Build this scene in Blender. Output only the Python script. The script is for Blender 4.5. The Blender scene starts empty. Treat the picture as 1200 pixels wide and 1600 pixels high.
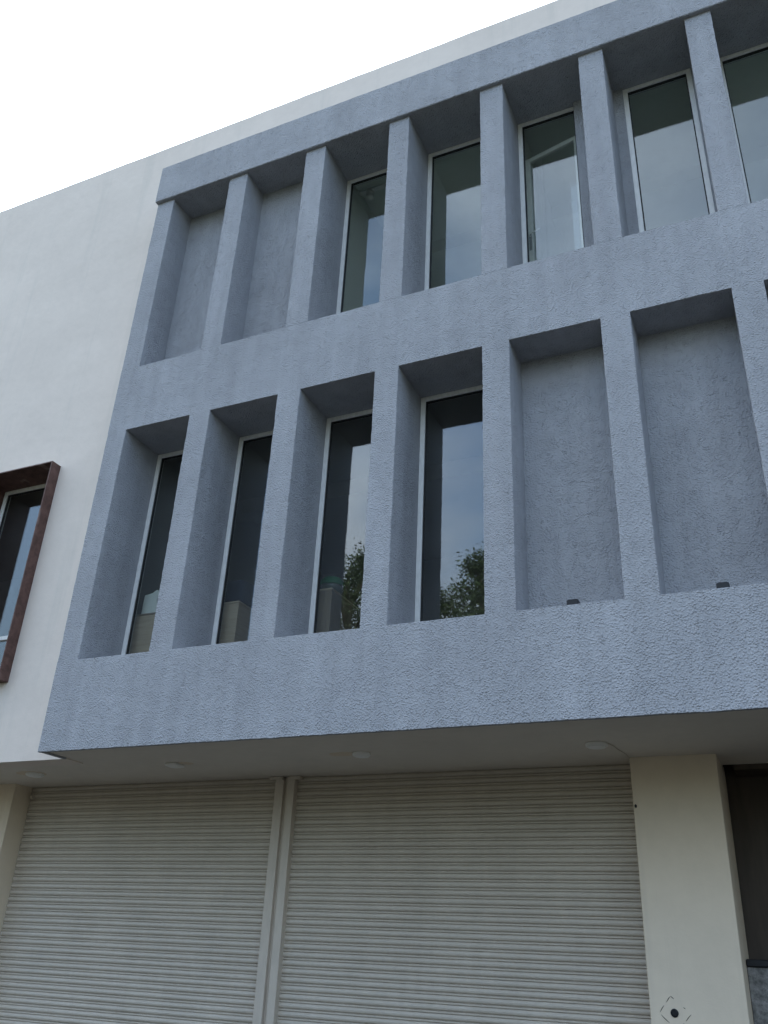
import bpy, math, random
from mathutils import Matrix, Vector, noise
R = math.radians
SC = bpy.context.scene
COL = SC.collection
random.seed(7)

# ------------------------------------------------------------------ camera
YAW, PITCH, ROLL = R(25.54), R(27.03), R(2.83)
EYE = 1.6
cam_d = bpy.data.cameras.new('camera')
cam = bpy.data.objects.new('camera', cam_d); COL.objects.link(cam)
f_ = Vector((-math.sin(YAW)*math.cos(PITCH), math.cos(YAW)*math.cos(PITCH), math.sin(PITCH)))
r0 = Vector((math.cos(YAW), math.sin(YAW), 0)); u0 = r0.cross(f_)
r_ = r0*math.cos(ROLL) + u0*math.sin(ROLL); u_ = -r0*math.sin(ROLL) + u0*math.cos(ROLL)
m = Matrix((r_, u_, -f_)).transposed().to_4x4(); m.translation = (0, -6.5, EYE)
cam.matrix_world = m
cam_d.sensor_width = 36; cam_d.lens = 1368.2/1600*36
cam_d.clip_start = .05; cam_d.clip_end = 2000
SC.camera = cam
SC.cycles.max_bounces = 8; SC.cycles.diffuse_bounces = 4; SC.cycles.glossy_bounces = 3; SC.cycles.transparent_max_bounces = 12

# ------------------------------------------------------------------ world, sun, exposure
SUN_EL, SUN_AZ = R(37), R(-28)          # azimuth from +Y (behind the building), negative = to the left
wd = bpy.data.worlds.new('World'); SC.world = wd; wd.use_nodes = True
nt = wd.node_tree; nt.nodes.clear()
def W(t, **k):
    n = nt.nodes.new(t)
    for a, v in k.items(): setattr(n, a, v)
    return n
out = W('ShaderNodeOutputWorld'); bg = W('ShaderNodeBackground'); bg.inputs[1].default_value = .14
sky = W('ShaderNodeTexSky'); sky.sky_type = 'NISHITA'; sky.sun_disc = False
sky.sun_elevation = SUN_EL; sky.sun_rotation = SUN_AZ
sky.air_density = 1.0; sky.dust_density = 1.5; sky.ozone_density = 1.5
tc = W('ShaderNodeTexCoord')
mp = W('ShaderNodeMapping'); mp.inputs['Scale'].default_value = (1, 1, 1.7); mp.inputs['Location'].default_value = (.35, .1, .2)
cn = W('ShaderNodeTexNoise'); cn.inputs['Scale'].default_value = 2.1; cn.inputs['Detail'].default_value = 7; cn.inputs['Roughness'].default_value = .52; cn.inputs['Distortion'].default_value = .3
cr = W('ShaderNodeValToRGB'); cr.color_ramp.elements[0].position = .43; cr.color_ramp.elements[1].position = .68
# cloud cover thickens towards the sun
CLEAR = (-.705, -.585, .40)
dt = W('ShaderNodeVectorMath', operation='DOT_PRODUCT')
sd = (math.sin(SUN_AZ)*math.cos(SUN_EL), math.cos(SUN_AZ)*math.cos(SUN_EL), math.sin(SUN_EL))
dt.inputs[1].default_value = sd
mr = W('ShaderNodeMapRange'); mr.inputs[1].default_value = .15; mr.inputs[2].default_value = .75; mr.inputs[3].default_value = 0; mr.inputs[4].default_value = .45
ad = W('ShaderNodeMath', operation='ADD')
cb = W('ShaderNodeMapRange'); cb.inputs[1].default_value = -.3; cb.inputs[2].default_value = .95; cb.inputs[3].default_value = 4.6; cb.inputs[4].default_value = 15
cc = W('ShaderNodeVectorMath', operation='SCALE'); cc.inputs[0].default_value = (.80, .93, 1.12)
mx = W('ShaderNodeMix', data_type='RGBA'); 
L = nt.links.new
L(tc.outputs['Generated'], mp.inputs[0]); L(mp.outputs[0], cn.inputs['Vector'])
L(tc.outputs['Generated'], dt.inputs[0]); L(dt.outputs['Value'], mr.inputs[0]); L(dt.outputs['Value'], cb.inputs[0])
# one clear gap in the cloud in front of the building
d2 = W('ShaderNodeVectorMath', operation='DOT_PRODUCT'); d2.inputs[1].default_value = CLEAR
m2 = W('ShaderNodeMapRange'); m2.inputs[1].default_value = .94; m2.inputs[2].default_value = .985; m2.inputs[3].default_value = 0; m2.inputs[4].default_value = -.55
a2 = W('ShaderNodeMath', operation='ADD')
L(tc.outputs['Generated'], d2.inputs[0]); L(d2.outputs['Value'], m2.inputs[0]); L(m2.outputs[0], a2.inputs[0]); L(cn.outputs['Fac'], a2.inputs[1])
L(a2.outputs[0], ad.inputs[0]); L(mr.outputs[0], ad.inputs[1]); L(ad.outputs[0], cr.inputs[0])
L(cb.outputs[0], cc.inputs['Scale'])
L(cr.outputs[0], mx.inputs[0]); sk = W('ShaderNodeVectorMath', operation='SCALE'); sk.inputs['Scale'].default_value = 1.45
L(sky.outputs[0], sk.inputs[0]); L(sk.outputs[0], mx.inputs[6]); L(cc.outputs[0], mx.inputs[7])
# sky multiplied by height: dim low and overhead, bright midway to light the shutters
sp = W('ShaderNodeSeparateXYZ'); hz = W('ShaderNodeValToRGB')
hz.color_ramp.elements[0].position = .0; hz.color_ramp.elements[0].color = (0.200, 0.186, 0.165, 1)
hz.color_ramp.elements[1].position = .9; hz.color_ramp.elements[1].color = (0.400, 0.377, 0.345, 1)
e = hz.color_ramp.elements.new(.20); e.color = (0.580, 0.538, 0.472, 1)
e = hz.color_ramp.elements.new(.40); e.color = (1.000, 0.924, 0.822, 1)
e = hz.color_ramp.elements.new(.62); e.color = (0.950, 0.944, 0.921, 1)
hm = W('ShaderNodeMix', data_type='RGBA', blend_type='MULTIPLY'); hm.inputs[0].default_value = 1
hs = W('ShaderNodeVectorMath', operation='SCALE'); hs.inputs['Scale'].default_value = 2.1
L(tc.outputs['Generated'], sp.inputs[0]); L(sp.outputs['Z'], hz.inputs[0]); L(hz.outputs[0], hs.inputs[0])
L(mx.outputs[2], hm.inputs[6]); L(hs.outputs[0], hm.inputs[7])
L(hm.outputs[2], bg.inputs[0]); L(bg.outputs[0], out.inputs[0])

sun_d = bpy.data.lights.new('sun', 'SUN'); sun_d.energy = 3.2; sun_d.angle = R(.5); sun_d.color = (1, .95, .87)
sun = bpy.data.objects.new('sun', sun_d); COL.objects.link(sun)
sun.rotation_euler = (-Vector(sd)).to_track_quat('-Z', 'Y').to_euler(); sun.location = (-20, 30, 40)
vs = SC.view_settings; vs.view_transform = 'Standard'; vs.look = 'None'; vs.exposure = .70; vs.gamma = 1; vs.use_curve_mapping = False

# ------------------------------------------------------------------ materials
MATS = {}
class NT:
    def __init__(s, name):
        s.m = bpy.data.materials.new(name); s.m.use_nodes = True; s.t = s.m.node_tree; s.t.nodes.clear()
        s.out = s.n('ShaderNodeOutputMaterial'); s.tc = s.n('ShaderNodeTexCoord'); MATS[name] = s.m
    def n(s, t, **k):
        n = s.t.nodes.new(t)
        for a, v in k.items(): setattr(n, a, v)
        return n
    def l(s, a, b): s.t.links.new(a, b)
    def noise(s, scale, detail=3, rough=.5, stretch=None, dist=0):
        n = s.n('ShaderNodeTexNoise'); n.inputs['Scale'].default_value = scale; n.inputs['Detail'].default_value = detail
        n.inputs['Roughness'].default_value = rough; n.inputs['Distortion'].default_value = dist
        v = s.tc.outputs['Object']
        if stretch:
            mp = s.n('ShaderNodeMapping'); mp.inputs['Scale'].default_value = stretch; s.l(v, mp.inputs[0]); v = mp.outputs[0]
        s.l(v, n.inputs['Vector']); return n.outputs['Fac']
    def ramp(s, v, a, b, ca, cb_):
        r = s.n('ShaderNodeMapRange'); r.clamp = True
        r.inputs[1].default_value = a; r.inputs[2].default_value = b; r.inputs[3].default_value = ca; r.inputs[4].default_value = cb_
        s.l(v, r.inputs[0]); return r.outputs[0]
    def mul(s, a, b, op='MULTIPLY'):
        n = s.n('ShaderNodeMath', operation=op)
        for i, x in enumerate((a, b)):
            if isinstance(x, (int, float)): n.inputs[i].default_value = x
            else: s.l(x, n.inputs[i])
        return n.outputs[0]
    def mix(s, f, a, b, bt='MIX'):
        n = s.n('ShaderNodeMix', data_type='RGBA', blend_type=bt)
        for i, x in ((0, f), (6, a), (7, b)):
            if isinstance(x, (int, float)): n.inputs[i].default_value = x
            elif isinstance(x, tuple): n.inputs[i].default_value = (*x, 1)
            else: s.l(x, n.inputs[i])
        return n.outputs[2]
    def scale(s, col, f):
        n = s.n('ShaderNodeVectorMath', operation='SCALE')
        if isinstance(col, tuple): n.inputs[0].default_value = col
        else: s.l(col, n.inputs[0])
        if isinstance(f, (int, float)): n.inputs['Scale'].default_value = f
        else: s.l(f, n.inputs['Scale'])
        return n.outputs[0]
    def bsdf(s, col, rough=.8, spec=.3, metal=0, bump=None):
        b = s.n('ShaderNodeBsdfPrincipled')
        if isinstance(col, tuple): b.inputs['Base Color'].default_value = (*col, 1)
        else: s.l(col, b.inputs['Base Color'])
        if isinstance(rough, (int, float)): b.inputs['Roughness'].default_value = rough
        else: s.l(rough, b.inputs['Roughness'])
        b.inputs['Specular IOR Level'].default_value = spec; b.inputs['Metallic'].default_value = metal
        nrm = None
        for h, dist, st in (bump or []):
            bp = s.n('ShaderNodeBump'); bp.inputs['Distance'].default_value = dist; bp.inputs['Strength'].default_value = st
            s.l(h, bp.inputs['Height'])
            if nrm is not None: s.l(nrm, bp.inputs['Normal'])
            nrm = bp.outputs[0]
        if nrm is not None: s.l(nrm, b.inputs['Normal'])
        s.l(b.outputs[0], s.out.inputs[0]); return b

def mat_stucco(name, base, lump=1.0):
    g = NT(name)
    big = g.noise(1.1, 4, .6); mid = g.noise(6, 4, .6); streak = g.noise(1, 4, .6, (5.0, 5.0, .35))
    v = g.mul(g.ramp(big, .3, .7, .92, 1.06), g.ramp(mid, .3, .7, .95, 1.04))
    v = g.mul(v, g.ramp(streak, .3, .72, .88, 1.04))
    # pebbly render: warped cells of about two centimetres, uneven in height, with fine grain over them
    w = g.n('ShaderNodeTexNoise'); w.inputs['Scale'].default_value = 30; w.inputs['Detail'].default_value = 2; g.l(g.tc.outputs['Object'], w.inputs['Vector'])
    ws = g.n('ShaderNodeVectorMath', operation='MULTIPLY_ADD'); g.l(w.outputs['Color'], ws.inputs[0]); ws.inputs[1].default_value = (.018, .018, .018); g.l(g.tc.outputs['Object'], ws.inputs[2])
    vo = g.n('ShaderNodeTexVoronoi'); vo.feature = 'F1'; vo.inputs['Scale'].default_value = 57; g.l(ws.outputs[0], vo.inputs['Vector'])
    lumps = g.mul(g.ramp(vo.outputs['Distance'], .08, .62, 1, 0), g.ramp(g.noise(17, 3, .6), .32, .68, .25, 1))
    b = g.noise(110, 2, .6)
    soft = g.noise(2.5, 2, .5)
    g.bsdf(g.scale(base, v), .9, .15, 0, [(soft, .02, .5), (lumps, .0105*lump, 1.0), (b, .0038, 1.0)])
mat_stucco('grey_stucco', (.405, .413, .443))

def mat_plaster(name, base, streaks=1.0, stain=(.55, .53, .48)):
    g = NT(name)
    big = g.noise(.9, 5, .6); st = g.noise(1, 5, .65, (4.5, 4.5, .22)); fine = g.noise(60, 3, .6); mid = g.noise(9, 4, .6)
    v = g.mul(g.ramp(big, .3, .7, .94, 1.03), g.ramp(mid, .3, .7, .975, 1.015))
    c = g.scale(base, v)
    c = g.mix(g.ramp(st, .56, .8, 0, .38*streaks), c, stain)
    g.bsdf(c, .85, .2, 0, [(g.noise(2.2, 3, .5), .03, .35), (mid, .006, .35), (fine, .0015, .5)])
mat_plaster('white_plaster', (.785, .70, .63))
mat_plaster('cream_plaster', (.77, .66, .52), .6, (.42, .38, .32))
mat_plaster('soffit_plaster', (.77, .71, .63), .3, (.40, .37, .33))
mat_plaster('interior_wall', (.76, .79, .72), .3)
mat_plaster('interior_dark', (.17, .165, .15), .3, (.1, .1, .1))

g = NT('white_aluminium'); d = g.noise(30, 4, .6, (1, 1, .3))
g.bsdf(g.scale((.82, .82, .81), g.ramp(d, .35, .75, 1.02, .86)), .38, .5)
g = NT('black_gasket'); g.bsdf(g.scale((.02, .02, .02), g.ramp(g.noise(20), .3, .7, .8, 1.2)), .6, .3)
g = NT('shutter_paint'); d = g.noise(2.2, 5, .65); s_ = g.noise(1.0, 5, .6, (9, 9, .5)); dd = g.noise(25, 4, .7, (1, 1, 3))
v = g.mul(g.mul(g.ramp(d, .3, .7, .92, 1.05), g.ramp(s_, .35, .75, 1.01, .95)), g.ramp(dd, .3, .75, 1.03, .90))
g.bsdf(g.scale((.59, .525, .445), v), g.ramp(d, .3, .7, .36, .52), .45, 0, [(g.noise(5, 2), .01, .2)])
g = NT('guide_paint'); d = g.noise(14, 4, .7, (1, 1, .25))
g.bsdf(g.scale((.60, .53, .45), g.ramp(d, .3, .75, 1.03, .88)), .42, .45)
g = NT('rusty_steel'); d = g.noise(9, 6, .7); e = g.noise(45, 4, .7); w = g.noise(3.2, 3, .5, (1.2, 1.2, .45))
c = g.mix(g.ramp(d, .35, .68, 0, 1), (.085, .045, .037), (.18, .10, .083))
c = g.mix(g.ramp(e, .6, .75, 0, .6), c, (.20, .10, .075)); c = g.mix(g.ramp(w, .60, .66, 0, .55), c, (.36, .28, .255))
g.bsdf(c, .62, .35, 0, [(e, .002, .4)])
g = NT('brown_cladding'); d = g.noise(4, 5, .6, (3, 3, .4))
g.bsdf(g.scale((.075, .058, .046), g.ramp(d, .3, .7, .8, 1.2)), .55, .3)
g = NT('mottled_stone'); d = g.noise(11, 6, .7); e = g.noise(34, 5, .7)
c = g.mix(g.ramp(d, .35, .65, 0, 1), (.10, .098, .095), (.34, .33, .32)); c = g.mix(g.ramp(e, .5, .68, 0, .7), c, (.06, .06, .06))
g.bsdf(c, .5, .4)
g = NT('oak_laminate'); d = g.noise(3, 5, .6, (1.5, 1.5, 22))
g.bsdf(g.mix(g.ramp(d, .3, .7, 0, 1), (.42, .33, .245), (.54, .44, .34)), .5, .4)
g = NT('dark_laminate'); d = g.noise(3, 5, .6, (20, 20, 1.5))
g.bsdf(g.mix(g.ramp(d, .3, .7, 0, 1), (.21, .165, .13), (.29, .235, .185)), .5, .4)
g = NT('white_plastic'); g.bsdf(g.scale((.88, .87, .84), g.ramp(g.noise(8), .3, .7, .95, 1.03)), .45, .4)
g = NT('white_board'); g.bsdf(g.scale((.82, .86, .86), g.ramp(g.noise(8), .3, .7, .95, 1.03)), .6, .3)
g = NT('navy_fabric'); g.bsdf(g.scale((.012, .016, .034), g.ramp(g.noise(30), .3, .7, .8, 1.2)), .9, .2)
g = NT('green_glaze'); g.bsdf(g.scale((.008, .13, .05), g.ramp(g.noise(12), .3, .7, .85, 1.15)), .6, .1)
g = NT('pale_glass_bowl'); g.bsdf(g.scale((.09, .11, .105), g.ramp(g.noise(12), .3, .7, .9, 1.1)), .15, .6)
g = NT('black_plastic'); g.bsdf(g.scale((.008, .009, .013), g.ramp(g.noise(40), .3, .7, .8, 1.2)), .5, .4)
g = NT('metal_lock'); g.bsdf(g.scale((.35, .35, .35), g.ramp(g.noise(40), .3, .7, .9, 1.1)), .35, .5, 1)
g = NT('bark'); d = g.noise(5, 6, .7, (3, 3, .5))
g.bsdf(g.mix(g.ramp(d, .3, .7, 0, 1), (.06, .045, .032), (.15, .115, .085)), .9, .2, 0, [(d, .03, .8)])
g = NT('leaf'); d = g.noise(1.3, 4, .6); c = g.mix(g.ramp(d, .3, .7, 0, 1), (.035, .065, .02), (.085, .12, .04)); g.bsdf(c, .6, .3)
g = NT('paving'); d = g.noise(.5, 6, .6); e = g.noise(14, 5, .7)
c = g.scale((.042, .037, .031), g.mul(g.ramp(d, .3, .7, .85, 1.1), g.ramp(e, .3, .7, .9, 1.06))); g.bsdf(c, .9, .2, 0, [(e, .004, .5)])
g = NT('asphalt'); d = g.noise(.4, 5, .6); e = g.noise(60, 4, .7)
g.bsdf(g.scale((.055, .054, .052), g.mul(g.ramp(d, .3, .7, .8, 1.2), g.ramp(e, .3, .7, .8, 1.2))), .9, .3, 0, [(e, .004, .6)])
g = NT('earth'); d = g.noise(.15, 6, .6); e = g.noise(6, 5, .7)
g.bsdf(g.mix(g.ramp(d, .35, .65, 0, 1), (.07, .06, .045), (.04, .05, .02)), .95, .1, 0, [(e, .02, .5)])

# clear window glass: Schlick reflection on each face of the pane, tinted see-through for the rest
def mat_glass(name, tint, wavy=.0):
    g = NT(name)
    geo = g.n('ShaderNodeNewGeometry')
    dp = g.n('ShaderNodeVectorMath', operation='DOT_PRODUCT'); g.l(geo.outputs['Incoming'], dp.inputs[0]); g.l(geo.outputs['Normal'], dp.inputs[1])
    c = g.mul(dp.outputs['Value'], 0, 'ADD'); ab = g.n('ShaderNodeMath', operation='ABSOLUTE'); g.l(c, ab.inputs[0])
    om = g.mul(1.0, ab.outputs[0], 'SUBTRACT'); p5 = g.mul(om, 5.0, 'POWER')
    F = g.mul(g.mul(p5, .91), .088, 'ADD')
    gl = g.n('ShaderNodeBsdfGlossy'); gl.inputs['Roughness'].default_value = 0.0; gl.inputs['Color'].default_value = (.93, .97, 1, 1)
    bp = g.n('ShaderNodeBump'); bp.inputs['Distance'].default_value = .004; bp.inputs['Strength'].default_value = .12
    g.l(g.noise(1.6, 1, .4), bp.inputs['Height']); g.l(bp.outputs[0], gl.inputs['Normal'])
    tr = g.n('ShaderNodeBsdfTransparent'); tr.inputs[0].default_value = (*tint, 1)
    ms = g.n('ShaderNodeMixShader'); g.l(F, ms.inputs[0]); g.l(tr.outputs[0], ms.inputs[1]); g.l(gl.outputs[0], ms.inputs[2])
    # a film of dust
    df = g.n('ShaderNodeBsdfDiffuse'); df.inputs[0].default_value = (.5, .5, .48, 1)
    m2 = g.n('ShaderNodeMixShader'); g.l(g.ramp(g.noise(3, 5, .65), .35, .8, .006, .03), m2.inputs[0])
    g.l(ms.outputs[0], m2.inputs[1]); g.l(df.outputs[0], m2.inputs[2]); g.l(m2.outputs[0], g.out.inputs[0])
mat_glass('window_glass', (.93, .95, .93))

# ------------------------------------------------------------------ mesh helpers (z is measured from eye height; +EYE when built)
class MB:
    def __init__(s): s.v = []; s.f = []; s.mi = []; s.cur = 0
    def quad(s, *p):
        n = len(s.v); s.v += [tuple(q) for q in p]; s.f.append(tuple(range(n, n+len(p)))); s.mi.append(s.cur)
    def box(s, x0, x1, y0, y1, z0, z1, bev=0):
        if bev: return s.bbox(x0, x1, y0, y1, z0, z1, bev)
        n = len(s.v)
        s.v += [(x, y, z) for z in (z0, z1) for y in (y0, y1) for x in (x0, x1)]
        for f in ((0,2,3,1),(4,5,7,6),(0,1,5,4),(2,6,7,3),(0,4,6,2),(1,3,7,5)):
            s.f.append(tuple(n+i for i in f)); s.mi.append(s.cur)
    def bbox(s, x0, x1, y0, y1, z0, z1, b):
        ring = lambda i, z: [(x0+i+b,y0+i,z),(x1-i-b,y0+i,z),(x1-i,y0+i+b,z),(x1-i,y1-i-b,z),(x1-i-b,y1-i,z),(x0+i+b,y1-i,z),(x0+i,y1-i-b,z),(x0+i,y0+i+b,z)]
        s.loft([ring(b, z0), ring(0, z0+b), ring(0, z1-b), ring(b, z1)])
    def loft(s, rings, caps=True, closed=True):
        n = len(s.v); k = len(rings[0])
        for r in rings: s.v += [tuple(p) for p in r]
        for i in range(len(rings)-1):
            for j in range(k if closed else k-1):
                a = n+i*k+j; b = n+i*k+(j+1) % k
                s.f.append((a, b, b+k, a+k)); s.mi.append(s.cur)
        if caps:
            s.f.append(tuple(n+j for j in reversed(range(k)))); s.mi.append(s.cur)
            s.f.append(tuple(n+(len(rings)-1)*k+j for j in range(k))); s.mi.append(s.cur)
    def lathe(s, cx, cy, prof, n=32, sx=1, sy=1):
        s.loft([[(cx+r*sx*math.cos(2*math.pi*j/n), cy+r*sy*math.sin(2*math.pi*j/n), z) for j in range(n)] for r, z in prof])
    def tube(s, pts, rad, n=8):
        pts = [Vector(p) for p in pts]; rings = []
        for i, p in enumerate(pts):
            d = (pts[min(i+1, len(pts)-1)] - pts[max(i-1, 0)]).normalized()
            a = d.orthogonal().normalized(); b = d.cross(a)
            rr = rad[i] if isinstance(rad, (list, tuple)) else rad
            if rings:                                   # keep the ring orientation steady
                q = Vector(rings[-1][0]) - pts[i-1]; a = (q - d*q.dot(d)).normalized(); b = d.cross(a)
            rings.append([p + (a*math.cos(2*math.pi*j/n) + b*math.sin(2*math.pi*j/n))*rr for j in range(n)])
        s.loft(rings)
    def build(s, name, mat, parent=None, smooth=False, loc=None):
        me = bpy.data.meshes.new(name)
        l = Vector(loc) if loc else Vector((0, 0, 0))
        me.from_pydata([(x-l.x, y-l.y, z-l.z+(0 if parent and parent.get('eyeframe') else 0)) for x, y, z in s.v], [], s.f); me.update()
        for mm in (mat if isinstance(mat, (list, tuple)) else [mat]): me.materials.append(MATS[mm])
        if len(me.materials) > 1: me.polygons.foreach_set('material_index', s.mi)
        import bmesh
        bm = bmesh.new(); bm.from_mesh(me); bmesh.ops.recalc_face_normals(bm, faces=bm.faces); bm.to_mesh(me); bm.free()
        if smooth:
            me.polygons.foreach_set('use_smooth', [True]*len(me.polygons))
        o = bpy.data.objects.new(name, me); COL.objects.link(o)
        o.location = l
        if parent is not None: o.parent = parent
        return o
def tag(o, label=None, cat=None, group=None, kind=None):
    for k, v in (('label', label), ('category', cat), ('group', group), ('kind', kind)):
        if v: o[k] = v
    return o
def thing(name, loc, label, cat, group=None):
    o = bpy.data.objects.new(name, None); COL.objects.link(o); o.location = loc; o.empty_display_size = .2
    return tag(o, label, cat, group)
def up(mb, dz=EYE):
    mb.v = [(x, y, z+dz) for x, y, z in mb.v]; return mb
def jit(a, b, c, amp):
    return amp*(noise.noise((a*3.1, b*3.1, c)) + .8*noise.noise((a*17, b*17, c+9.3)) + .5*noise.noise((a*55, b*55, c+3.3)))
def steps(a, b, d):
    n = max(1, round((b-a)/d)); return [a+(b-a)*i/n for i in range(n+1)]

# ------------------------------------------------------------------ the building
ZB, LB, LT, UB, UT, ZT, ZR = 1.654, 2.566, 5.313, 6.215, 8.980, 9.63, 10.67   # soffit, sills and heads, band top, roof
XL, XR = -6.726, 3.80
BAYS = [(-6.458, -5.570), (-5.295, -4.432), (-4.155, -3.287), (-3.027, -2.145), (-1.875, -1.008), (-.742, .120), (.381, 1.245), (1.520, 2.385), (2.660, 3.525)]
WIN_Y, WALL_Y, DEEP = .60, .36, .72
bld = thing('commercial_building', (0, 0, 0), 'three storey building with a grey stucco box of deep narrow windows over roller shutters', 'building')

# white wall: left part, parapet over the box, right part
mb = MB()
def wall_sheet(mb, x0, x1, y0, y1, z0, z1): mb.box(x0, x1, y0, y1, z0, z1)
WX0, WX1, WZ0, WZ1 = -8.970, -7.764, 2.540, 5.273          # opening inside the rusty steel surround
mb.box(-13, WX0, WALL_Y, .62, ZB+.006, ZT-.1); mb.box(WX1, XL+.02, WALL_Y, .62, ZB+.006, ZT-.1)
mb.box(WX0, WX1, WALL_Y, .62, ZB+.006, WZ0); mb.box(WX0, WX1, WALL_Y, .62, WZ1, ZT-.1)
# parapet, its top edge a little uneven
rings = []
for x in steps(-13, 9, .12):
    e = jit(x, 0, 4.4, .006); b = .012
    rings.append([(x, WALL_Y, ZT-.1), (x, WALL_Y, ZR-b+e), (x, WALL_Y+b, ZR+e), (x, .62, ZR+e), (x, .62, ZT-.1)])
mb.loft(rings)
mb.box(XR-.02, 9, WALL_Y, .62, ZB+.006, ZT-.1)
up(mb).build('wall', 'white_plaster', bld)
mb = MB()                                                 # the rest of the shell: end walls, back wall, roof
mb.box(-13, -12.8, .62, 12, -EYE, ZR-.02); mb.box(8.8, 9, .62, 12, -EYE, ZR-.02); mb.box(-12.8, 8.8, 11.8, 12, -EYE, ZR-.02)
mb.box(-12.8, 8.8, .62, 11.8, 9.75, 9.95)
up(mb).build('shell_wall', 'white_plaster', bld)

# grey stucco box: bands that run the length of it and the pilasters between
def in_open(x, eps=1e-6):
    return any(a-eps <= x <= b+eps for a, b in BAYS)
def band_xs():
    xs = {XL, XR}
    for a, b in BAYS:
        xs |= {a-.002, a+.002, b-.002, b+.002}; xs |= set(steps(a+.002, b-.002, .025))
    xs |= set(steps(XL, XR, .06)); return sorted(xs)
def band(z0, z1, top_open, bot_open, lip=False):
    rings = []
    for x in band_xs():
        o = in_open(x)
        bt = .003 if (top_open and o) else .0006; bb = .003 if (bot_open is True and o) or bot_open == 'edge' else .0006
        jt = jit(x, z1, 1, .0035) if (top_open and o) else 0
        jb = jit(x, z0, 2, .0035) if (bot_open is True and o) or bot_open == 'edge' else 0
        if lip: r = [(x, .035, z0+.05), (x, .035, z0+jb), (x, bb, z0+jb)]
        else: r = [(x, DEEP, z0), (x, bb+abs(jb), z0+jb*.6)]
        r += [(x, 0, z0+bb+jb), (x, 0, z1-bt+jt), (x, bt+abs(jt), z1+jt*.6), (x, DEEP, z1)]
        if lip: r += [(x, DEEP, z0+.05)]
        rings.append(r)
    mb = MB(); mb.loft(rings); return mb
mb = band(ZB, LB, True, 'edge', True)
mb.box(XL+.0005, XL+.035, .036, WALL_Y-.001, ZB+.002, ZB+.045)   # the lip returns along the left end
up(mb).build('base_band', 'grey_stucco', bld)
up(band(LT, UB, True, True)).build('middle_band', 'grey_stucco', bld)
mb = MB(); rings = []
for x in steps(-6.738, XR+.012, .03):
    b = .008; j1 = jit(x, 0, 21, .004); j2 = jit(x, 0, 22, .003)
    rings.append([(x, DEEP, UT), (x, -.05+b, UT+j1), (x, -.05, UT+b+j1), (x, -.05, ZT-b+j2), (x, -.05+b, ZT+j2), (x, .5, ZT+j2*.2)])
mb.loft(rings); up(mb).build('top_band', 'grey_stucco', bld)

def pilaster(x0, x1, z0, z1, k, proud=0.0):
    rings = []; b = .003
    for z in steps(z0, z1, .03):
        a1, a2, a3, a4 = [jit(z, k, q, .0045) for q in (31, 32, 33, 34)]
        f = -proud
        rings.append([(x0, DEEP, z), (x0+a1*.7, f+b+abs(a1), z), (x0+b+a1, f, z), (x1-b+a3, f, z), (x1+a3*.7, f+b+abs(a3), z), (x1, DEEP, z)])
    mb = MB(); mb.loft(rings); return up(mb).build('pilaster', 'grey_stucco', bld)
edges = [XL] + [v for ab in BAYS for v in ab] + [XR]
for i in range(0, len(edges), 2):
    pilaster(edges[i], edges[i+1], LB, LT, i*1.7)
    pilaster(edges[i], edges[i+1], UB, UT, i*1.7+50, .0012 if 0 < i < len(edges)-2 else 0)

# windows and blind niches
NICHE = .40
FR, FD = .052, .07        # frame width and depth
def window(x0, x1, z0, z1, y=WIN_Y, transom=None, parent=bld):
    m_ = MB()
    m_.cur = 0
    m_.box(x0, x0+FR, y, y+FD, z0, z1, .003); m_.box(x1-FR, x1, y, y+FD, z0, z1, .003)
    m_.box(x0+FR, x1-FR, y, y+FD, z0, z0+FR, .003); m_.box(x0+FR, x1-FR, y, y+FD, z1-FR, z1, .003)
    if transom: m_.box(x0+FR, x1-FR, y+.002, y+FD-.002, transom, transom+.05, .003)
    w = up(m_).build('window', 'white_aluminium', parent)
    g_ = MB(); q = .012; a, b, c, d = x0+FR, x1-FR, z0+FR, z1-FR; yy = y+.018
    g_.box(a, a+q, yy, yy+.03, c, d); g_.box(b-q, b, yy, yy+.03, c, d); g_.box(a+q, b-q, yy, yy+.03, c, c+q); g_.box(a+q, b-q, yy, yy+.03, d-q, d)
    up(g_).build('gasket', 'black_gasket', w)
    p = MB(); p.box(a+q*.5, b-q*.5, yy+.01, yy+.018, c+q*.5, d-q*.5)
    up(p).build('pane', 'window_glass', w)
    return w
def niche(x0, x1, z0, z1, y=NICHE):
    mb = MB(); mb.box(x0-.02, x1+.02, y, y+.15, z0-.02, z1+.02); return up(mb).build('niche_back', 'grey_stucco', bld)
def side_fill(x0, x1, z0, z1, y):
    mb = MB(); mb.box(x0, x1, y, .598 if y < .56 else y+.11, z0-.02, z1+.02); return up(mb).build('niche_back', 'grey_stucco', bld)
for i, (a, b) in enumerate(BAYS):
    if i in (4, 5): niche(a, b, LB, LT)
    else: window(a+.002, b-.002, LB+.001, LT-.002)
    if i in (0, 1): niche(a, b, UB, UT, .39)
    elif i == 4: window(a+.002, -1.146, UB+.001, UT-.002); side_fill(-1.190, b+.02, UB, UT, .545)
    elif i == 5: window(-.635, b-.012, UB+.001, UT-.002); side_fill(a-.02, -.635, UB, UT, .585); side_fill(b-.012, b+.02, UB, UT, .595)
    else: window(a+.002, b-.002, UB+.001, UT-.002)
# short dark drain stubs on the sills of the two blind niches
for x in (-1.418, -.29):
    mb = MB(); zz = LB
    mb.bbox(x-.046, x+.046, .012, .12, zz-.012, zz+.052, .008)
    s = up(mb).build('drain_spout', 'black_plastic', bld)

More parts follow.
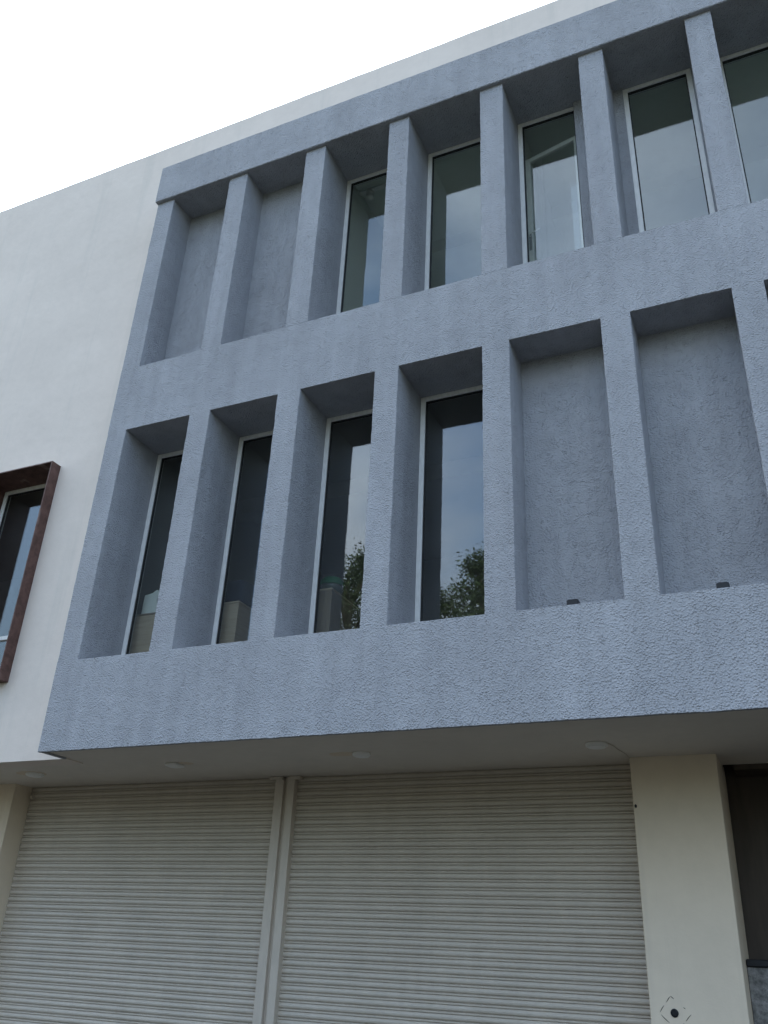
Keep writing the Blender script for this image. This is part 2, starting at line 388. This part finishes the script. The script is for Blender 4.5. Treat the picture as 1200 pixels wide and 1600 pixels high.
# soffit over the ground floor
mb = MB()
mb.box(XL+.034, XR, .036, 1.97, ZB+.018, ZB+.12); mb.box(-12.9, XL+.034, WALL_Y+.04, 1.97, ZB+.018, ZB+.12); mb.box(XR, 8.9, WALL_Y+.04, 1.97, ZB+.018, ZB+.12)
up(mb).build('soffit', 'soffit_plaster', bld)
SZ = ZB+.018
# pillars
def pillar(x0, x1, y0, y1, mt='cream_plaster'):
    rings = []; b = .005
    for z in steps(-EYE, SZ+.03, .08):
        a, c = jit(z, x0, 41, .0035), jit(z, x1, 42, .0035)
        rings.append([(x0, y1, z), (x0+a*.5, y0+b, z), (x0+b+a, y0, z), (x1-b+c, y0, z), (x1+c*.5, y0+b, z), (x1, y1, z)])
    mb = MB(); mb.loft(rings); return up(mb).build('pillar', mt, bld)
pillar(-12.9, -8.512, 1.5, 2.3)
pr = pillar(-1.318, -.600, 1.5, 2.28)
pillar(4.2, 8.9, 1.5, 2.3)
mb = MB(); px, pz = -1.134, -.27
mb.loft([[(px+r*math.cos(t*math.pi/9), y, pz+r*math.sin(t*math.pi/9)) for t in range(18)] for r, y in ((.030, 1.505), (.030, 1.494), (.022, 1.492), (.019, 1.4985))])
up(mb).build('hole_disc', 'black_plastic', pr)  # black ringed disc standing in for the dark hole in the pillar
def scratch(pts, r):
    mb = MB(); mb.tube(pts, r, 5); return mb
mb = MB()
D_ = [(px-.115, pz-.005), (px-.02, pz+.115), (px+.125, pz+.0), (px+.01, pz-.12)]
for (p, q, t0, t1) in ((0, 1, .05, .45), (0, 1, .62, .97), (1, 2, .0, .18), (1, 2, .62, .72), (2, 3, .03, .42), (2, 3, .55, .97), (3, 0, .1, .3), (3, 0, .45, .9)):
    A, B = D_[p], D_[q]; P = []
    for t in (t0, (t0*2+t1)/3, (t0+t1*2)/3, t1):
        P.append((A[0]+(B[0]-A[0])*t + jit(t, p, 3, .003), 1.4995, A[1]+(B[1]-A[1])*t + jit(t, q, 5, .003)))
    mb = MB(); mb.tube(P, [.0012, .0026, .0028, .0010], 5); up(mb).build('chisel_mark', 'brown_cladding', pr)
mb = MB(); mb.loft([[(-1.297+r*math.cos(t*math.pi/5), y, 1.262+r*1.5*math.sin(t*math.pi/5)) for t in range(10)] for r, y in ((.010, 1.505), (.010, 1.490), (.006, 1.486))])
up(mb).build('screw', 'black_plastic', pr)

# roller shutters
SY = 1.775
def shutter(x0, x1):
    p = .0715; prof = []; z = SZ+.02
    zz = z
    while zz > -EYE+.02:
        for dz, dy in ((0, .012), (.0035, .003), (.006, -.0035), (.0165, -.0035), (.019, .0), (.0215, .010), (.025, .0005), (.034, -.0065), (.046, -.0095), (.058, -.0075), (.067, -.001)):
            prof.append((SY+dy, zz-dz))
        zz -= p
    xs = steps(x0, x1, .5); rows = []
    for x in xs: rows.append([(x, y+jit(x*.3, zq*.3, 61, .0008), zq+jit(x*.2, zq*.2, 62, .0006)) for y, zq in prof])
    mb = MB(); n = len(prof)
    mb.loft(rows, caps=False, closed=False)
    mb.box(x0, x1, SY-.012, SY+.03, -EYE+.002, -EYE+.09)
    return up(mb).build('roller_shutter', 'shutter_paint', bld, smooth=False)
s1 = shutter(-8.508, -4.99); s2 = shutter(-4.84, -1.20)
def guide(x0, x1, parent, cap):
    mb = MB(); mb.box(x0, x1, SY-.075, SY+.03, -EYE, SZ-.03, .003); mb.box(cap[0], cap[1], SY-.09, SY+.03, SZ-.035, SZ-.004, .003)
    return up(mb).build('guide_rail', 'guide_paint', parent)
guide(-5.032, -4.932, s1, (-5.10, -4.945)); guide(-4.886, -4.800, s2, (-4.880, -4.735))
mb = MB(); mb.box(-4.932, -4.886, SY-.035, SY+.03, -EYE, SZ-.004); up(mb).build('mullion', 'guide_paint', bld)
mb = MB(); mb.tube([(-8.47, SY-.03, 1.56), (-8.44, SY-.03, 1.56)], .028, 14); up(mb).build('end_bracket', 'guide_paint', s1)

# dark entrance beside the right pillar
mb = MB(); mb.box(-.80, 4.2, 2.35, 2.45, -EYE, SZ+.1)
mb.box(-.50, 4.2, 1.972, 2.35, SZ-.045, SZ+.1)
up(mb).build('entrance_recess', 'brown_cladding', bld)
mb = MB(); mb.box(-.598, 4.19, 1.90, 2.34, -EYE, .075, .006); mb.cur = 1; mb.box(-.597, 4.19, 1.88, 2.33, .077, .13, .006)
up(mb).build('plinth', ['mottled_stone', 'black_plastic'], bld)

# projecting rusty steel surround and the window inside it
mb = MB(); X0, X1, Z0, Z1 = WX0, -7.757, 2.532, 5.280; t = .016; Y0 = .215
mb.box(X1-t, X1, Y0, .66, Z0, Z1, .002); mb.box(X0-t+.010, X0+.010, Y0, .66, Z0, Z1, .002)
mb.box(X0+.010, X1-t, Y0, .66, Z1-t, Z1, .002); mb.box(X0+.010, X1-t, Y0, .66, Z0, Z0+t, .002)
su = up(mb).build('window_surround', 'rusty_steel', bld); su['label'] = 'rusty brown steel box framing the window in the white wall'
window(-8.945, X1-t-.001, Z0+t+.001, Z1-t-.001, .62, 3.16)

# interior: floors, ceilings, back walls
def room(z0, z1, y1, name, mt, xs):
    mb = MB(); xa, xb = XL+.05, XR-.05
    mb.box(xa, xb, y1, y1+.1, z0, z1)
    for x in xs: mb.box(x-.06, x+.06, DEEP+.002, y1, z0+.03, z1-.02)
    up(mb).build('interior_wall', mt, bld)
    mb = MB(); mb.box(xa, xb, DEEP+.001, y1, z1, z1+.12); mb.box(xa+.1, xb-.1, 2.3, 2.55, z1-.22, z1+.01); mb.box(xa+.1, xb-.1, DEEP+.003, .95, z1-.10, z1+.01)
    up(mb).build('interior_ceiling', mt, bld)
    mb = MB(); mb.box(xa, xb, DEEP+.001, y1, z0-.1, z0); up(mb).build('interior_floor', mt, bld)
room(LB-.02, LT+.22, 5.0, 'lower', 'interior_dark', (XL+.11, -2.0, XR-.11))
room(UB-.02, UT+.30, 4.2, 'upper', 'interior_wall', (-4.27, -1.95, .25, XR-.11))
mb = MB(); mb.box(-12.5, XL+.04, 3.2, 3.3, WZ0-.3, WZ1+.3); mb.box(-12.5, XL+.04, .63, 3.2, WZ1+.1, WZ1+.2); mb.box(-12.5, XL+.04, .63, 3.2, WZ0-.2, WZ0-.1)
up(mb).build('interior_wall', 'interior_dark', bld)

# glazed door leaf standing ajar behind the fifth upper window
mb = MB(); lw = .69; zz0, zz1 = UB+.03, 8.672; st = .062
mb.box(0, st, 0, .045, zz0, zz1, .003); mb.box(lw-st, lw, 0, .045, zz0, zz1, .003)
mb.box(st, lw-st, 0, .045, zz0, zz0+st, .003); mb.box(st, lw-st, 0, .045, zz1-st, zz1, .003)
leaf = up(mb).build('door_leaf', 'white_aluminium', bld)
leaf.location = (-1.872, .885, 0); leaf.rotation_euler = (0, 0, -math.atan2(.14, .665))
mb = MB(); mb.box(st*.8, lw-st*.8, .018, .026, zz0+st*.8, zz1-st*.8); up(mb).build('pane', 'window_glass', leaf)
mb = MB(); mb.box(.012, .046, -.006, .002, 7.22, 7.46, .002); up(mb).build('lock_plate', 'metal_lock', leaf)
mb = MB(); mb.tube([(.03, 0, 7.42), (.03, -.045, 7.42), (.045, -.052, 7.42), (.17, -.052, 7.43)], .009, 8); up(mb).build('handle', 'white_plastic', leaf)

# ------------------------------------------------------------------ things on and in the building
def ceiling_light(x, y, r, label, square=False):
    t_ = thing('ceiling_light', (x, y, SZ+EYE), label, 'ceiling light', 'ceiling lights under the overhang')
    mb = MB()
    if square: mb.bbox(-r, r, -r, r, -.030, -.001, .008)
    else: mb.lathe(0, 0, [(r*.96, -.001), (r, -.006), (r, -.020), (r*.95, -.026), (r*.86, -.027)], 36)
    mb.build('rim', 'white_plastic', t_, smooth=False)
    mb = MB(); mb.lathe(0, 0, [(r*.84, -.0265), (r*.80, -.034), (r*.6, -.038), (r*.3, -.040), (.004, -.0405)], 32)
    mb.build('diffuser', 'white_plastic', t_, smooth=True)
    return t_
def patch(t_, x, y, rx, ry, s):
    mb = MB(); n = 28
    ring = lambda k, z: [(x+rx*k*(1+.16*noise.noise((math.cos(2*math.pi*j/n)*1.3, math.sin(2*math.pi*j/n)*1.3, s)))*math.cos(2*math.pi*j/n), y+ry*k*(1+.2*noise.noise((math.cos(2*math.pi*j/n)*1.7, math.sin(2*math.pi*j/n)*1.7, s+4)))*math.sin(2*math.pi*j/n), z) for j in range(n)]
    mb.loft([ring(1, -.0005), ring(.97, -.003), ring(.6, -.005)])
    mb.build('filler_patch', 'cream_plaster', t_)
a = ceiling_light(-7.725, 1.0, .10, 'small round ceiling light at the far left end of the overhang by the left pillar'); patch(a, -.05, 0, .19, .13, 1)
b_ = ceiling_light(-5.73, .87, .075, 'small boxy ceiling light above the left roller shutter', True); patch(b_, .13, 0, .09, .06, 2)
c_ = ceiling_light(-3.60, .81, .085, 'round ceiling light with a pale filler patch above the right roller shutter'); patch(c_, -.19, .01, .15, .085, 3)
d_ = ceiling_light(-1.476, .895, .092, 'round ceiling light with a loose wire running to the right pillar')
mb = MB(); mb.tube([(.09, 0, -.004), (.12, .10, -.006), (.125, .22, -.005), (.155, .40, -.006), (.16, .58, -.004), (.158, .604, -.05)], .0032, 6); mb.build('wire', 'guide_paint', d_)

def cabinet(x0, x1, top, y0, depth, mats, label):
    t_ = thing('cabinet', ((x0+x1)/2, y0, LB-.02+EYE), label, 'cabinet', 'cabinets behind the lower windows')
    z0 = LB-.019
    mb = MB(); mb.box(x0, x1, y0+.004, y0+depth, z0, top-.022, .003)
    o = up(mb).build('body', mats[0], None); o.location = (0, 0, 0); o.parent = t_; o.matrix_parent_inverse = Matrix.Translation(-t_.location)
    mb = MB(); mb.box(x0-.004, x1+.006, y0-.002, y0+depth+.006, top-.021, top, .003)
    o = up(mb).build('top_panel', mats[1], None); o.parent = t_; o.matrix_parent_inverse = Matrix.Translation(-t_.location)
    return t_
cabinet(-6.60, -5.95, 3.322, .76, .55, ('oak_laminate', 'dark_laminate'), 'pale wood cabinet behind the leftmost lower window with a white board on it')
cabinet(-5.75, -5.125, 3.328, .76, .55, ('oak_laminate', 'oak_laminate'), 'pale wood cabinet behind the second lower window under a navy bag')
cabinet(-4.70, -4.012, 3.336, .76, .60, ('dark_laminate', 'oak_laminate'), 'darker wood cabinet behind the third lower window under a green lidded bowl')
# curved white board
mb = MB(); pts = [(-6.452, 3.325), (-6.265, 3.325), (-6.245, 3.40), (-6.262, 3.47), (-6.248, 3.55), (-6.262, 3.60), (-6.285, 3.612), (-6.345, 3.578), (-6.40, 3.570), (-6.445, 3.562), (-6.452, 3.45)]
mb.loft([[(x, y, z) for x, z in pts] for y in (.80, .825)])
wb = up(mb, EYE).build('board', 'white_board', None, loc=(-6.35, .81, 3.325+EYE)); tag(wb, 'white board with a wavy top edge standing on a cabinet behind the leftmost lower window', 'board')
# navy bag
mb = MB(); mb.loft([[(-5.30+sx*.185*k+jit(sx, z, 4, .01), 1.0+sy*.19*k, z) for sx, sy in [(math.copysign(abs(math.cos(q))**.6, math.cos(q)), math.copysign(abs(math.sin(q))**.6, math.sin(q))) for q in [2*math.pi*j/28 for j in range(28)]]] for k, z in ((.93, 3.329), (1, 3.36), (1, 3.48), (.95, 3.56), (.8, 3.61), (.5, 3.64), (.1, 3.648))])
bg_ = up(mb, EYE).build('bag', 'navy_fabric', None, smooth=True, loc=(-5.30, 1.0, 3.329+EYE)); tag(bg_, 'dark navy soft bag lying on the cabinet behind the second lower window', 'bag')
# green lidded bowl
bw = thing('lidded_bowl', (-4.12, .95, 3.337+EYE), 'glass bowl with a dark green lid on the cabinet behind the third lower window', 'bowl')
mb = MB(); mb.lathe(0, 0, [(.075, 0), (.11, .02), (.128, .06), (.13, .085)], 30); mb.build('bowl', 'pale_glass_bowl', bw, smooth=True)
mb = MB(); mb.lathe(0, 0, [(.137, .086), (.139, .10), (.128, .14), (.095, .175), (.05, .192), (.01, .196)], 30); mb.build('lid', 'green_glaze', bw, smooth=True)
# lamp under the ceiling of the upper room
lp = thing('ceiling_lamp', (-4.02, 1.0, UT+.20+EYE), 'small white ceiling lamp inside the first glazed upper window', 'lamp')
mb = MB(); mb.box(-.16, .34, -.03, .03, -.035, .0, .004); mb.build('mounting_bar', 'white_plastic', lp)
mb = MB(); mb.lathe(0, 0, [(.03, -.036), (.05, -.06), (.055, -.09), (.035, -.11), (.05, -.13), (.045, -.165), (.01, -.18)], 20); mb.build('lamp_head', 'white_plastic', lp, smooth=True)

# ------------------------------------------------------------------ ground and what stands behind the photographer (trees seen only mirrored in the panes, plus an added row)
mb = MB(); mb.quad((-400, -400, -.03), (400, -400, -.03), (400, 400, -.03), (-400, 400, -.03)); tag(mb.build('ground', 'earth'), kind='structure')
mb = MB(); mb.box(-30, 30, -8.2, 1.0, -.2, 0); mb.box(-30, 30, 1.0, 12.5, -.2, -.004); tag(mb.build('pavement', 'paving'), kind='structure')
mb = MB(); mb.quad((-80, -13.5, -.02), (80, -13.5, -.02), (80, -8.2, -.02), (-80, -8.2, -.02)); tag(mb.build('road', 'asphalt'), kind='structure')

def tree(x, y, h, r, label, seed, n=190):
    rnd = random.Random(seed)
    t_ = thing('tree', (x, y, -.02), label, 'tree', 'trees across the road')
    mb = MB(); P = [(0, 0, -.1)]; k = 7
    for i in range(1, k+1): P.append((rnd.uniform(-.12, .12)*i*.5, rnd.uniform(-.12, .12)*i*.5, h*.82*i/k))
    mb.tube(P, [.22*(1-.85*i/k) for i in range(k+1)], 10)
    clumps = []
    while len(clumps) < n:
        u = rnd.random()**.8; zc = h*(.30+.68*u)
        # radius profile: widest at a third, ragged top
        rr = r*(1-((u-.35)/.66)**2)**.5 if u > .35 else r*(.55+.45*u/.35)
        a = rnd.uniform(0, 2*math.pi); q = rnd.random()**.55*rr*(.75+.5*noise.noise((math.cos(a)*1.5, math.sin(a)*1.5, zc*.6+seed)))
        clumps.append(Vector((q*math.cos(a)+P[5][0]*.5, q*math.sin(a)+P[5][1]*.5, zc)))
    for c in clumps[::6]:
        b0 = Vector((0, 0, max(h*.22, c.z-.9-.35*math.hypot(c.x, c.y)))); i = min(k-1, int(b0.z/(h*.82)*k)); f = b0.z/(h*.82)*k-i
        if i < k: b0 = Vector(P[i]).lerp(Vector(P[i+1]), max(0, min(1, f)))
        mid = b0.lerp(c, .5)+Vector((0, 0, .15)); mb.tube([b0, mid, c], [.06, .04, .012], 6)
    mb.build('trunk', 'bark', t_, smooth=True)
    lv = MB()
    for c in clumps:
        s = rnd.uniform(.22, .5)
        for _ in range(rnd.randint(45, 85)):
            d = Vector((rnd.gauss(0, 1), rnd.gauss(0, 1), rnd.gauss(0, .75)))*s*.55
            p = c+d; a = Vector((rnd.gauss(0, 1), rnd.gauss(0, 1), rnd.gauss(0, .6))).normalized(); bb = a.orthogonal().normalized()
            bb = (bb*math.cos(rnd.uniform(0, 6))+a.cross(bb)*math.sin(rnd.uniform(0, 6))).normalized()
            l = rnd.uniform(.08, .15); w = l*.42
            lv.quad(p-a*l*.5, p+bb*w*.5, p+a*l*.5, p-bb*w*.5)
    me = lv
    mesh = bpy.data.meshes.new('crown'); mesh.from_pydata(me.v, [], me.f); mesh.update(); mesh.materials.append(MATS['leaf'])
    o = bpy.data.objects.new('crown', mesh); COL.objects.link(o); o.parent = t_
    return t_
tree(-7.6, -15.3, 12.8, 1.6, 'slender leafy tree mirrored in the fourth lower window pane', 3, 330)
tree(-9.2, -15.6, 11.9, 1.3, 'shorter leafy tree beside the slender one mirrored in the fourth lower pane', 5, 220)
tree(-11.9, -15.5, 13.5, 1.9, 'broad leafy tree mirrored in the third lower window pane', 8, 330)
rnd = random.Random(77)  # row added to block low sky; its taller trees back the mirrored ones
for k, x in enumerate([-33, -29.2, -25.4, -21.6, -18.2, -14.6, -10.4, -5.2, -2.2, 1.2, 4.8, 8.6, 12.4, 16.4, 20.5]):
    h = rnd.uniform(4.6, 6.0) + (4.8 if -16 < x < -6 else 0)
    tree(x+rnd.uniform(-.5, .5), -17.6+rnd.uniform(-.8, .8), h, rnd.uniform(2.0, 2.5), 'low bushy tree of the row added across the road to block low skylight', 100+k, 70)
